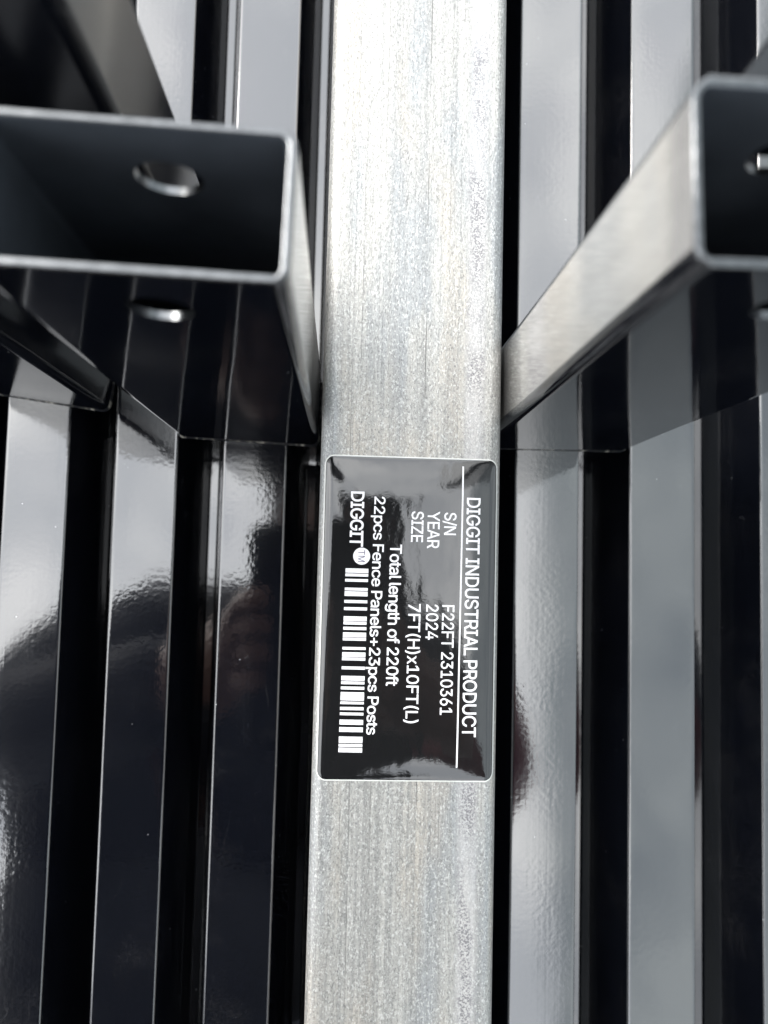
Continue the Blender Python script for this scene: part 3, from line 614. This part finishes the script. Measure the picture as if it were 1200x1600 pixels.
    'l': (189, (((147, -2, 139, -2, 110, -2), (88, 5, 74, 20, 60, 35), (53, 57, 53, 84, 53, 226), (53, 367, 53, 509, 73, 509), (93, 509, 114, 509, 114, 372), (114, 235, 114, 99, 114, 81), (116, 69, 120, 62, 125, 55), (133, 52, 146, 52, 152, 52), (157, 52, 160, 53, 164, 53), (167, 54, 170, 54, 173, 37), (177, 20, 181, 3, 175, 1), (169, 0, 162, -1, 154, -2),),)),
    'n': (410, (((114, 249, 114, 227, 114, 151), (114, 76, 114, 0, 93, 0), (73, 0, 53, 0, 53, 126), (53, 253, 53, 379, 72, 379), (92, 379, 112, 379, 112, 349), (112, 318, 112, 287, 109, 287), (106, 287, 102, 287, 114, 322), (131, 347, 152, 362, 174, 377), (199, 384, 227, 384, 253, 384), (276, 379, 295, 369, 314, 358), (330, 342, 341, 321, 352, 299), (357, 273, 357, 240, 357, 160), (357, 80, 357, 0, 337, 0), (316, 0, 296, 0, 296, 78), (296, 157, 296, 235, 296, 265), (288, 288, 273, 304, 258, 321), (237, 329, 210, 329, 192, 329), (175, 325, 161, 317, 146, 309), (135, 298, 126, 283, 118, 267),),)),
    'o': (415, (((242, -8, 207, -8, 173, -8), (143, 0, 117, 16, 91, 33), (71, 56, 56, 85, 41, 114), (34, 149, 34, 187, 34, 227), (41, 262, 56, 291, 71, 321), (91, 343, 117, 360, 143, 376), (173, 384, 207, 384, 242, 384), (273, 376, 299, 360, 325, 343), (345, 321, 359, 291, 374, 262), (381, 227, 381, 187, 381, 149), (374, 114, 359, 85, 345, 56), (325, 33, 299, 16, 273, 0),), ((182, 46, 207, 46, 233, 46), (254, 53, 270, 66, 287, 79), (299, 96, 307, 117, 315, 139), (319, 162, 319, 187, 319, 213), (315, 236, 307, 258, 299, 280), (287, 297, 270, 310, 254, 323), (233, 330, 207, 330, 182, 330), (161, 323, 145, 310, 129, 297), (116, 280, 108, 258, 100, 237), (96, 213, 96, 187, 96, 162), (100, 139, 108, 117, 116, 96), (129, 79, 145, 66, 161, 53),),)),
    'p': (424, (((73, -143, 53, -143, 53, 31), (53, 205, 53, 379, 72, 379), (92, 379, 112, 379, 112, 359), (112, 339, 112, 319, 114, 319), (116, 319, 118, 319, 123, 327), (129, 336, 137, 346, 145, 356), (157, 365, 171, 373, 186, 381), (205, 384, 229, 384, 261, 384), (289, 376, 313, 361, 337, 345), (356, 322, 370, 293, 383, 263), (390, 229, 390, 189, 390, 149), (383, 114, 370, 84, 356, 55), (337, 32, 313, 16, 289, 0), (261, -8, 229, -8, 206, -8), (187, -4, 173, 4, 158, 12), (146, 21, 138, 31, 130, 42), (123, 51, 118, 59, 117, 59), (115, 59, 114, 59, 114, -8), (114, -76, 114, -143, 93, -143),), ((197, 47, 220, 47, 244, 47), (263, 53, 279, 66, 295, 78), (308, 95, 316, 117, 324, 138), (328, 162, 328, 189, 328, 216), (324, 240, 316, 261, 308, 282), (296, 299, 280, 311, 264, 324), (244, 330, 220, 330, 197, 330), (177, 324, 161, 312, 145, 300), (133, 284, 125, 263, 117, 242), (113, 217, 113, 189, 113, 161), (117, 136, 125, 115, 133, 94), (146, 77, 162, 65, 178, 53),),)),
    's': (365, (((211, -8, 182, -8, 156, -8), (133, -4, 112, 3, 92, 11), (75, 23, 62, 38, 49, 53), (40, 72, 36, 94, 55, 98), (74, 102, 94, 107, 99, 86), (109, 70, 124, 60, 139, 50), (158, 45, 181, 45, 208, 45), (229, 51, 244, 62, 260, 74), (268, 87, 268, 103, 268, 116), (263, 127, 254, 136, 245, 144), (231, 151, 212, 155, 191, 160), (170, 165, 149, 170, 115, 178), (89, 191, 72, 208, 55, 225), (47, 247, 47, 274, 47, 296), (53, 315, 65, 332, 77, 348), (94, 361, 115, 370, 136, 380), (160, 384, 187, 384, 213, 384), (235, 380, 254, 372, 272, 365), (287, 353, 299, 339, 310, 325), (319, 309, 324, 290, 305, 286), (287, 281, 268, 277, 263, 292), (255, 304, 243, 316, 230, 327), (212, 333, 187, 333, 165, 333), (146, 327, 131, 317, 116, 306), (109, 293, 109, 277, 109, 263), (114, 252, 124, 243, 134, 235), (150, 228, 172, 223, 191, 218), (210, 214, 229, 209, 264, 201), (290, 188, 306, 171, 323, 154), (331, 133, 331, 107, 331, 84), (325, 64, 312, 47, 300, 30), (282, 16, 260, 6, 237, -3),),)),
    't': (227, (((138, 379, 204, 379, 204, 362), (204, 344, 204, 327, 138, 327), (72, 327, 6, 327, 6, 344), (6, 362, 6, 379, 72, 379),), ((65, 345, 65, 471, 85, 471), (106, 471, 126, 471, 126, 347), (126, 222, 126, 98, 126, 81), (129, 69, 136, 61, 143, 54), (154, 50, 170, 50, 174, 50), (179, 50, 185, 51, 191, 52), (197, 53, 202, 54, 206, 36), (209, 19, 213, 2, 207, 0), (200, -2, 192, -3, 184, -4), (176, -4, 168, -4, 136, -4), (110, 4, 92, 21, 74, 38), (65, 62, 65, 93, 65, 219),),)),
    'x': (379, (((44, 0, 21, 0, 71, 73), (121, 145, 171, 218, 171, 202), (171, 187, 171, 171, 124, 240), (76, 310, 29, 379, 52, 379), (76, 379, 100, 379, 116, 355), (132, 330, 147, 306, 160, 287), (170, 270, 179, 253, 188, 237), (198, 221, 207, 206, 197, 206), (186, 206, 175, 206, 185, 221), (194, 237, 202, 253, 211, 270), (221, 287, 233, 306, 249, 330), (266, 355, 282, 379, 305, 379), (328, 379, 352, 379, 304, 309), (256, 239, 209, 169, 209, 184), (209, 199, 209, 214, 258, 143), (308, 71, 358, 0, 334, 0), (310, 0, 287, 0, 268, 28), (249, 57, 231, 85, 219, 103), (209, 120, 200, 136, 191, 152), (182, 167, 173, 182, 183, 182), (194, 182, 205, 182, 195, 167), (186, 152, 178, 136, 170, 120), (160, 103, 148, 85, 129, 57), (110, 28, 91, 0, 68, 0),),)),
    ' ': (188, ()),
}


def sample(lp, offset, n=5):
    """One closed Bezier loop as a polygon, grown by offset on its ink side."""
    pts = []
    for i in range(len(lp)):
        p, q_ = lp[i], lp[(i + 1) % len(lp)]
        a, b, c, d = (Vector(v) / 1000 for v in (p[2:4], p[4:6], q_[0:2], q_[2:4]))
        chord = d - a
        flat = all(abs((v - a).cross(chord)) < 1e-3 * max(chord.length, 1e-6) for v in (b, c))
        for k in range(1 if flat else n):
            t = k / n
            pts.append(a * (1 - t) ** 3 + b * 3 * t * (1 - t) ** 2 + c * 3 * t * t * (1 - t) + d * t ** 3)
    out = [p for i, p in enumerate(pts) if (p - pts[i - 1]).length > 1e-4]
    m, grown = len(out), []
    for i in range(m):
        e0, e1 = (out[i] - out[i - 1]).normalized(), (out[(i + 1) % m] - out[i]).normalized()
        n0, n1 = Vector((-e0.y, e0.x)), Vector((-e1.y, e1.x))
        nn_ = n0 + n1
        nn_ = nn_ / max(nn_.length_squared / 2, 0.5)
        grown.append(out[i] + nn_ * offset)
    return grown


def wind(p, loops):
    w = 0
    for lp in loops:
        for i in range(len(lp)):
            a, b = lp[i - 1], lp[i]
            s_ = (b.x - a.x) * (p.y - a.y) - (p.x - a.x) * (b.y - a.y)
            if a.y <= p.y < b.y and s_ > 0:
                w += 1
            elif b.y <= p.y < a.y and s_ < 0:
                w -= 1
    return w


GLYPH_CACHE = {}


def glyph(ch, offset):
    key = (ch, offset)
    if key not in GLYPH_CACHE:
        raw = GLYPHS[ch][1]
        res = ([], [])
        if raw:
            sg = []
            for l in raw:
                poly = sample(l, 0)
                sg.append(sum(poly[i - 1].cross(poly[i]) for i in range(len(poly))))
            ink = max(sg, key=abs)
            loops = [sample(l, -offset if ink > 0 else offset) for l in raw]
            vv, ee = [], []
            for lp in loops:
                k0 = len(vv)
                vv += lp
                ee += [(k0 + i, k0 + (i + 1) % len(lp)) for i in range(len(lp))]
            ov_, _, of_, *_ = delaunay_2d_cdt(vv, ee, [], 0, 1e-6)
            keep = [f for f in of_ if wind(sum((ov_[i] for i in f), Vector((0, 0))) / len(f), loops) != 0]
            res = ([(v.x, v.y) for v in ov_], [tuple(f) for f in keep])
        GLYPH_CACHE[key] = res
    return GLYPH_CACHE[key]


def text_mesh(s, offset, track=0.0):
    vs_, fs_, pen = [], [], 0.0
    for ch in s:
        gv, gf = glyph(ch, offset)
        used = sorted({i for f in gf for i in f})
        remap = {i: len(vs_) + k for k, i in enumerate(used)}
        vs_ += [(gv[i][0] + pen, gv[i][1]) for i in used]
        fs_ += [tuple(remap[i] for i in f) for f in gf]
        pen += GLYPHS[ch][0] / 1000 + track
    return vs_, fs_


def cap_height(offset):
    v, _ = text_mesh('H', offset)
    return max(p[1] for p in v), min(p[1] for p in v)


def text_line(s, b0, b1, y0, length, cap, offset=0.0, m=None, lift=0.03, track=0.0, name='lettering'):
    """Reads along -Y with its top towards +X; b0/b1: baseline x at both ends."""
    v, f = text_mesh(s, offset, track)
    x0, x1 = min(p[0] for p in v), max(p[0] for p in v)
    hi, lo = cap_height(offset)
    sx, sy = length / (x1 - x0), cap / (hi - lo)
    out = []
    for (a, b) in v:
        u = (a - x0) * sx
        out.append((b0 + (b1 - b0) * u / length + (b - lo) * sy, y0 - u))
    return conform(name, (out, f), m or M['ink'], lift)


text_line('DIGGIT INDUSTRIAL PRODUCT', 15.33, 15.07, 4.48, 64.56, 3.8, 0.010, track=-0.028)
text_line('S/N', 9.22, 9.16, 0.26, 6.15, 3.3, 0.008, track=-0.028)
text_line('YEAR', 4.63, 4.58, 0.48, 10.16, 3.35, 0.008, track=-0.028)
text_line('SIZE', 0.24, 0.16, 0.36, 8.4, 3.3, 0.008, track=-0.028)
text_line('F22FT 2310361', 9.09, 8.97, -24.87, 29.35, 3.33, 0.008, track=-0.028)
text_line('2024', 4.72, 4.70, -24.79, 9.48, 3.35, 0.008, track=-0.028)
text_line('7FT(H)x10FT(L)', -0.08, -0.24, -24.72, 31.83, 3.31, 0.008, track=-0.028)
text_line('Total length of 220ft', -5.42, -5.73, -8.8, 37.97, 3.23, 0.011, track=-0.035)
text_line('22pcs Fence Panels+23pcs Posts', -10.0, -10.65, 4.1, 63.82, 3.0, 0.010, track=-0.035)
text_line('DIGGIT', -16.42, -16.46, 5.32, 15.0, 3.66, 0.014, track=-0.04)


def quad_strip(xa, xb, ya, yb, nx=6, ny=1, skew=0.0):
    vs_, fs_ = [], []
    for j in range(ny + 1):
        for i in range(nx + 1):
            vs_.append((xa + (xb - xa) * i / nx + skew * j / ny, ya + (yb - ya) * j / ny))
    for j in range(ny):
        for i in range(nx):
            a = j * (nx + 1) + i
            fs_.append((a, a + nx + 1, a + nx + 2, a + 1))
    return vs_, fs_


conform('rule_line', quad_strip(13.98, 14.42, 13.11, -68.22, 1, 40, -0.37), M['ink'])
BARS = [(-15.57, -16.72), (-16.95, -17.71), (-18.4, -19.14), (-20.77, -21.51), (-21.74, -23.0), (-24.08, -24.86), (-25.99, -26.79), (-28.44, -29.65), (-29.83, -30.63), (-31.25, -32.05), (-32.73, -33.99), (-34.15, -34.9), (-36.61, -37.34), (-38.02, -39.23), (-39.41, -40.18), (-41.79, -42.57), (-44.29, -45.51), (-45.76, -46.49), (-47.12, -47.89), (-48.59, -50.78), (-51.08, -51.75), (-52.5, -53.31), (-53.96, -54.68), (-55.85, -57.16), (-57.83, -59.07), (-60.3, -61.96), (-62.23, -62.97), (-63.22, -64.45)]
bv, bf = [], []
for (a, b) in BARS:
    t = (a + 15.6) / -48.9
    v_, f_ = quad_strip(-17.34 - 0.62 * t, -11.18 - 0.46 * t, a, b)
    bf += [tuple(i + len(bv) for i in f) for f in f_]
    bv += v_
conform('barcode', (bv, bf), M['ink'])
cv = [(-13.09 + 2.30 * math.cos(2 * math.pi * i / 40), -12.2 + 2.30 * math.sin(2 * math.pi * i / 40)) for i in range(40)]
conform('trademark_disc', (cv, [tuple(range(40))]), M['ink'])
text_line('TM', -14.05, -14.05, -10.55, 3.25, 1.85, 0.0, M['ink_dark'], 0.06)


# ------------------------------------------------------------------ open-ended rectangular posts
def post(label, corner, rot, w, h, z1, hole=True, bow=0.0, side=1, flare=0.0):
    """corner: the lower corner nearest the tube; side=+1: the post extends towards +X, -1: towards -X."""
    cx, cy = w / 2 * side, h / 2
    t = thing('fence_post', label, 'post', (corner[0], corner[1], 0), math.radians(rot),
              'open black fence posts standing on the panel')
    wall, ro, ri = 1.35, 2.6, 1.2
    z0 = 0.5
    rings = []                                            # (half sizes, radius, z)
    zs = [z0 + (z1 - z0) * i / 10 for i in range(11)]
    O = [(w / 2, h / 2, ro, z) for z in ([z0 + 1.0] + zs[1:-1] + [z1 - 0.35])]
    top = [(w / 2 - 0.12, h / 2 - 0.12, ro - 0.1, z1 - 0.12), (w / 2 - 0.4, h / 2 - 0.4, ro - 0.35, z1),
           (w / 2 - wall + 0.35, h / 2 - wall + 0.35, ri + 0.3, z1), (w / 2 - wall + 0.1, h / 2 - wall + 0.1, ri + 0.1, z1 - 0.12)]
    I = [(w / 2 - wall, h / 2 - wall, ri, z) for z in reversed([z0 + 1.0] + zs[1:-1] + [z1 - 0.35])]
    bot = [(w / 2 - wall + 0.2, h / 2 - wall + 0.2, ri, z0 - 0.3), (w / 2 + 0.5, h / 2 + 0.5, ro, z0 - 0.3), (w / 2 + 0.4, h / 2 + 0.4, ro, z0 - 0.05)]
    rings = O + top + I + bot
    nr = len(rings)
    seg = 5
    vs_, fs_, mi = [], [], []
    for ri_, (a, b, r, z) in enumerate(rings):
        for (px, py) in rrect(a, b, r, seg):
            if ri_ >= nr - 2:                            # ragged burr left by the saw
                f_ = 0.5 + 0.5 * math.sin(px * 2.3 + py * 1.7) * math.sin(px * 0.9 + 1.3)
                px, py = px - math.copysign(0.55 * f_, px) * (abs(px) > w / 2), py - math.copysign(0.55 * f_, py) * (abs(py) > h / 2)
            yy = py + bow * (1 - (px / (w / 2)) ** 2) * (z / z1) + 0.12 * math.sin(px * 0.21 + z * 0.05)
            if py > 0:
                yy += flare * math.exp(-((px * side + w / 2 - 3.5) / 3.0) ** 2) * max(0.0, min(1.0, (z - z1 + 14) / 14))
            if z > z1 - 0.2:                             # hand-sawn end: small nicks
                yy += 0.10 * math.sin(px * 3.1 + 1.0) * math.sin(px * 1.13 + py)
            yy += 0.0
            vs_.append((px + cx, yy + cy, z + 0.22 * math.sin(px * 0.5 + py) * (1 if z > z1 - 0.2 else 0)))
    nn = 4 * (seg + 1)
    for r in range(nr):
        r2 = (r + 1) % nr
        for i in range(nn):
            j = (i + 1) % nn
            fs_.append((r * nn + i, r * nn + j, r2 * nn + j, r2 * nn + i))
            if r >= nr - 2:
                mi.append(3)
            elif r < len(O) - 1:
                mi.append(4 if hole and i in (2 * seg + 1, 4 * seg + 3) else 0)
            elif r < len(O) + 3:
                mi.append(2)
            elif r < len(O) + 4 + len(I) - 1:
                mi.append(1)
            else:
                mi.append(2)
    me = mesh('post_tube', vs_, fs_, True, None, mi)
    if hole:
        tmp = bpy.data.objects.new('tmp', me)
        C.objects.link(tmp)
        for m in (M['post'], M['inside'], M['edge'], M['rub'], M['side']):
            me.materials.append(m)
        hv, hf = [], []
        N = 40
        hx, hz, hr = 21.6 * side, z1 - 15.5, 5.5
        for yy in (-5.0, h + 5.0):
            for i in range(N):
                a = 2 * math.pi * i / N
                hv.append((hx + hr * math.cos(a), yy, hz + hr * math.sin(a)))
        hf = [tuple(range(N)), tuple(range(2 * N - 1, N - 1, -1))] + [(i, i + N, (i + 1) % N + N, (i + 1) % N) for i in range(N)]
        cme = mesh('cut', hv, hf, False)
        bmx = bmesh.new()
        bmx.from_mesh(cme)
        bmesh.ops.recalc_face_normals(bmx, faces=bmx.faces)
        bmx.to_mesh(cme)
        bmx.free()
        for m in (M['edge'],):
            cme.materials.append(m)
        cut = bpy.data.objects.new('cut', cme)
        C.objects.link(cut)
        md = tmp.modifiers.new('b', 'BOOLEAN')
        md.operation = 'DIFFERENCE'
        md.solver = 'EXACT'
        md.object = cut
        md.material_mode = 'TRANSFER'
        bpy.context.view_layer.update()
        dg = bpy.context.evaluated_depsgraph_get()
        new = bpy.data.meshes.new_from_object(tmp.evaluated_get(dg))
        bpy.data.objects.remove(tmp)
        bpy.data.objects.remove(cut)
        me = new
        me.set_sharp_from_angle(angle=math.radians(50))
        link('post_tube', me, [], t, True)
    else:
        me.set_sharp_from_angle(angle=math.radians(50))
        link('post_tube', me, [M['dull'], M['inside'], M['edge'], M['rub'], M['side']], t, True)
    return t


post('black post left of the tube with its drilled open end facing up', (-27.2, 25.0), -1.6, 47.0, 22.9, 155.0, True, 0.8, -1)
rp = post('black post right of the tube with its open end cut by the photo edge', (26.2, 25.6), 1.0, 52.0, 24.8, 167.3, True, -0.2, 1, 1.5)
tb = [(7.2, 24.6), (10.6, 29.8), (20.0, 43.0), (34.0, 43.0), (34.0, 24.6)]
tv = [(a, b, z) for z in (150.0, 157.0) for a, b in tb]
link('mounting_tab', mesh('mounting_tab', tv, [(4, 3, 2, 1, 0), (5, 6, 7, 8, 9)] + [(i, (i + 1) % 5, (i + 1) % 5 + 5, i + 5) for i in range(5)], False), M['post'], rp)
post('black post behind the left one, rising out at the top left', (-60.6, 63.6), -4.0, 48.0, 24.0, 166.0, False, 0.0, -1)
post('black post farthest left, only its lower corner showing beside the left one', (-96.9, 34.2), -7.0, 48.0, 24.0, 150.0, False, 0.0, -1)


# ------------------------------------------------------------------ the photographer, kneeling at the lower edge (seen in the gloss only)
def skin_mesh(name, joints, bones, mats, parent, levels=2, root=None):
    names = list(joints)
    idx = {n: i for i, n in enumerate(names)}
    me = bpy.data.meshes.new(name)
    me.from_pydata([Vector(joints[n][0]) * MM for n in names], [(idx[a], idx[b]) for a, b in bones], [])
    o = link(name, me, mats, parent)
    s = o.modifiers.new('skin', 'SKIN')
    s.use_smooth_shade = True
    lay = me.skin_vertices[0].data
    for n in names:
        r = joints[n][1] * MM
        r = r if isinstance(r, tuple) else (r, r)
        lay[idx[n]].radius = r
        lay[idx[n]].use_root = (n == (root or names[0]))
    d = o.modifiers.new('subsurf', 'SUBSURF')
    d.levels = d.render_levels = levels
    return o


person = thing('person', 'kneeling person in dark jacket holding a phone over the panel, mirrored in the gloss', 'person', (-40, -630, -48))
OX, OY, OZ = -40, -630, -48


def L(p, r):
    return ((p[0] - OX, p[1] - OY, p[2] - OZ), r)


J = {'pelvis': L((-130, -560, 330), 130), 'waist': L((-125, -420, 500), 125), 'chest': L((-75, -230, 640), 135),
     'flank_l': L((-225, -330, 570), 115), 'armpit_l': L((-320, -285, 480), 125), 'hip_side_l': L((-335, -400, 440), 138), 'flank_r': L((40, -320, 580), 110),
     'neck': L((-42, -90, 715), 55), 'skull': L((-26, 5, 745), 84), 'crown': L((-26, 55, 770), 74), 'chin': L((-26, 15, 668), 40),
     'shoulder_l': L((-235, -110, 655), 70), 'elbow_l': L((-310, -170, 430), 54), 'wrist_l': L((-112, -100, 312), 29),
     'palm_l': L((-92, -72, 292), 26),
     'shoulder_r': L((95, -130, 655), 64), 'elbow_r': L((104, -195, 440), 46), 'wrist_r': L((72, -125, 312), 29),
     'palm_r': L((38, -88, 300), 26),
     'hip_l': L((-235, -560, 300), 100), 'knee_l': L((-260, -262, 58), 60), 'ankle_l': L((-240, -660, 10), 42), 'toe_l': L((-240, -780, -14), 32),
     'hip_r': L((-30, -560, 300), 100), 'knee_r': L((-10, -262, 58), 60), 'ankle_r': L((-20, -660, 10), 42), 'toe_r': L((-20, -780, -14), 32)}
B = [('pelvis', 'waist'), ('waist', 'chest'), ('chest', 'neck'), ('neck', 'skull'), ('skull', 'crown'), ('skull', 'chin'),
     ('chest', 'flank_l'), ('chest', 'armpit_l'), ('waist', 'hip_side_l'), ('chest', 'flank_r'), ('chest', 'shoulder_l'), ('shoulder_l', 'elbow_l'), ('elbow_l', 'wrist_l'), ('wrist_l', 'palm_l'),
     ('chest', 'shoulder_r'), ('shoulder_r', 'elbow_r'), ('elbow_r', 'wrist_r'), ('wrist_r', 'palm_r'),
     ('pelvis', 'hip_l'), ('hip_l', 'knee_l'), ('knee_l', 'ankle_l'), ('ankle_l', 'toe_l'),
     ('pelvis', 'hip_r'), ('hip_r', 'knee_r'), ('knee_r', 'ankle_r'), ('ankle_r', 'toe_r')]
body_j = {k_: (p, r_ * (0.72 if k_.split('_')[0] in ('pelvis', 'waist', 'chest', 'flank', 'armpit', 'hip', 'knee', 'ankle', 'shoulder', 'elbow') else 1.0)) for k_, (p, r_) in J.items()}
body_b = list(B)
for s, sx, px in (('l', 1, -88), ('r', -1, 6)):
    for i, (dy, ln) in enumerate(((30, 26), (12, 30), (-6, 28), (-24, 22))):
        a, b, c = f'f{i}a_{s}', f'f{i}b_{s}', f'f{i}c_{s}'
        body_j[a] = L((px + 2 * sx, -70 + dy - (10 if s == 'r' else 0), 283), 9)
        body_j[b] = L((px + (10 if s == 'l' else -4), -70 + dy, 272), 8.5)
        body_j[c] = L((px + ln * sx * 0.7 + (10 if s == 'l' else -4), -68 + dy, 268.5 if s == 'l' else 269), 7.5)
        body_b += [(f'palm_{s}', a), (a, b)] + ([(b, c)] if s == 'l' else [])
        if s == 'r':
            del body_j[c]
    a, b = f'thumb_a_{s}', f'thumb_b_{s}'
    body_j[a] = L((px + 6 * sx, -60, 300), 11)
    body_j[b] = L((px + 30 * sx, -46, 294), 9)
    body_b += [(f'palm_{s}', a), (a, b)]
skin_mesh('body', body_j, body_b, M['skin'], person, 2, 'pelvis')


def garment(name, keys, extra, mat, root):
    jj = {k_: (J[k_][0], J[k_][1] + extra) for k_ in keys}
    bb = [(a, b) for a, b in B if a in jj and b in jj]
    return skin_mesh(name, jj, bb, mat, person, 2, root)


garment('jacket', ['pelvis', 'waist', 'chest', 'flank_l', 'armpit_l', 'hip_side_l', 'flank_r', 'shoulder_l', 'elbow_l', 'shoulder_r', 'elbow_r'], 14, M['jacket'], 'pelvis')
garment('trousers', ['pelvis', 'hip_l', 'knee_l', 'ankle_l', 'hip_r', 'knee_r', 'ankle_r'], 10, M['jeans'], 'pelvis')
for s in 'lr':
    e, w_ = Vector(J['elbow_' + s][0]), Vector(J['wrist_' + s][0])
    jj = {'a': (e, 58), 'b': (e.lerp(w_, 0.5), 52), 'c': (e.lerp(w_, 1.0), 40)}
    skin_mesh('sleeve', jj, [('a', 'b'), ('b', 'c')], M['shirt'] if s == 'r' else M['jacket'], person, 2)
hj = {'a': L((-26, 0, 780), 86), 'b': L((-26, 62, 778), 84), 'c': L((-26, -55, 745), 76)}
skin_mesh('hair', hj, [('a', 'b'), ('a', 'c')], M['hair'], person, 2)
for sx in (-1, 1):
    sv = bmesh.new()
    bmesh.ops.create_uvsphere(sv, u_segments=12, v_segments=8, radius=0.012)
    em = bpy.data.meshes.new('eye')
    sv.to_mesh(em)
    sv.free()
    e = link('eye', em, M['backing'], person)
    e.location = Vector(L((-26 + 30 * sx, 62, 700), 0)[0]) * MM

# the phone in the person's hands: slab, camera island, two lens rings
phone = thing('phone', 'black phone held over the sticker by the kneeling person', 'phone', (-41.5, -64.0, 271.5))
pb, pf = [], []
rings = [(36.2, 74.2, 9.5, 0.0), (37.5, 75.5, 10.5, 1.2), (37.5, 75.5, 10.5, 6.6), (36.2, 74.2, 9.5, 7.8)]
for (a, b, r, z) in rings:
    pb += [(px, py, z) for px, py in rrect(a, b, r, 6)]
nn = 28
for r in range(3):
    for i in range(nn):
        j = (i + 1) % nn
        pf.append((r * nn + i, r * nn + j, (r + 1) * nn + j, (r + 1) * nn + i))
pf += [tuple(range(nn - 1, -1, -1)), tuple(range(3 * nn, 4 * nn))]
link('phone_body', mesh('phone_body', pb, pf, True, 40), M['phone'], phone)
for (lx, ly) in ((22.5, 50.0), (22.5, 64.0 - 39.0), (6.0, 37.0)):
    cv_, cf_ = [], []
    for (r, z) in ((8.0, -0.02), (7.5, -1.6), (6.2, -1.6), (6.0, -0.9)):
        cv_ += [(lx + r * math.cos(2 * math.pi * i / 24), ly + r * math.sin(2 * math.pi * i / 24), z) for i in range(24)]
    for r in range(3):
        for i in range(24):
            j = (i + 1) % 24
            cf_.append((r * 24 + i, (r + 1) * 24 + i, (r + 1) * 24 + j, r * 24 + j))
    cf_.append(tuple(72 + i for i in range(24)))
    link('lens', mesh('lens', cv_, cf_, True, 40), M['glass'], phone)
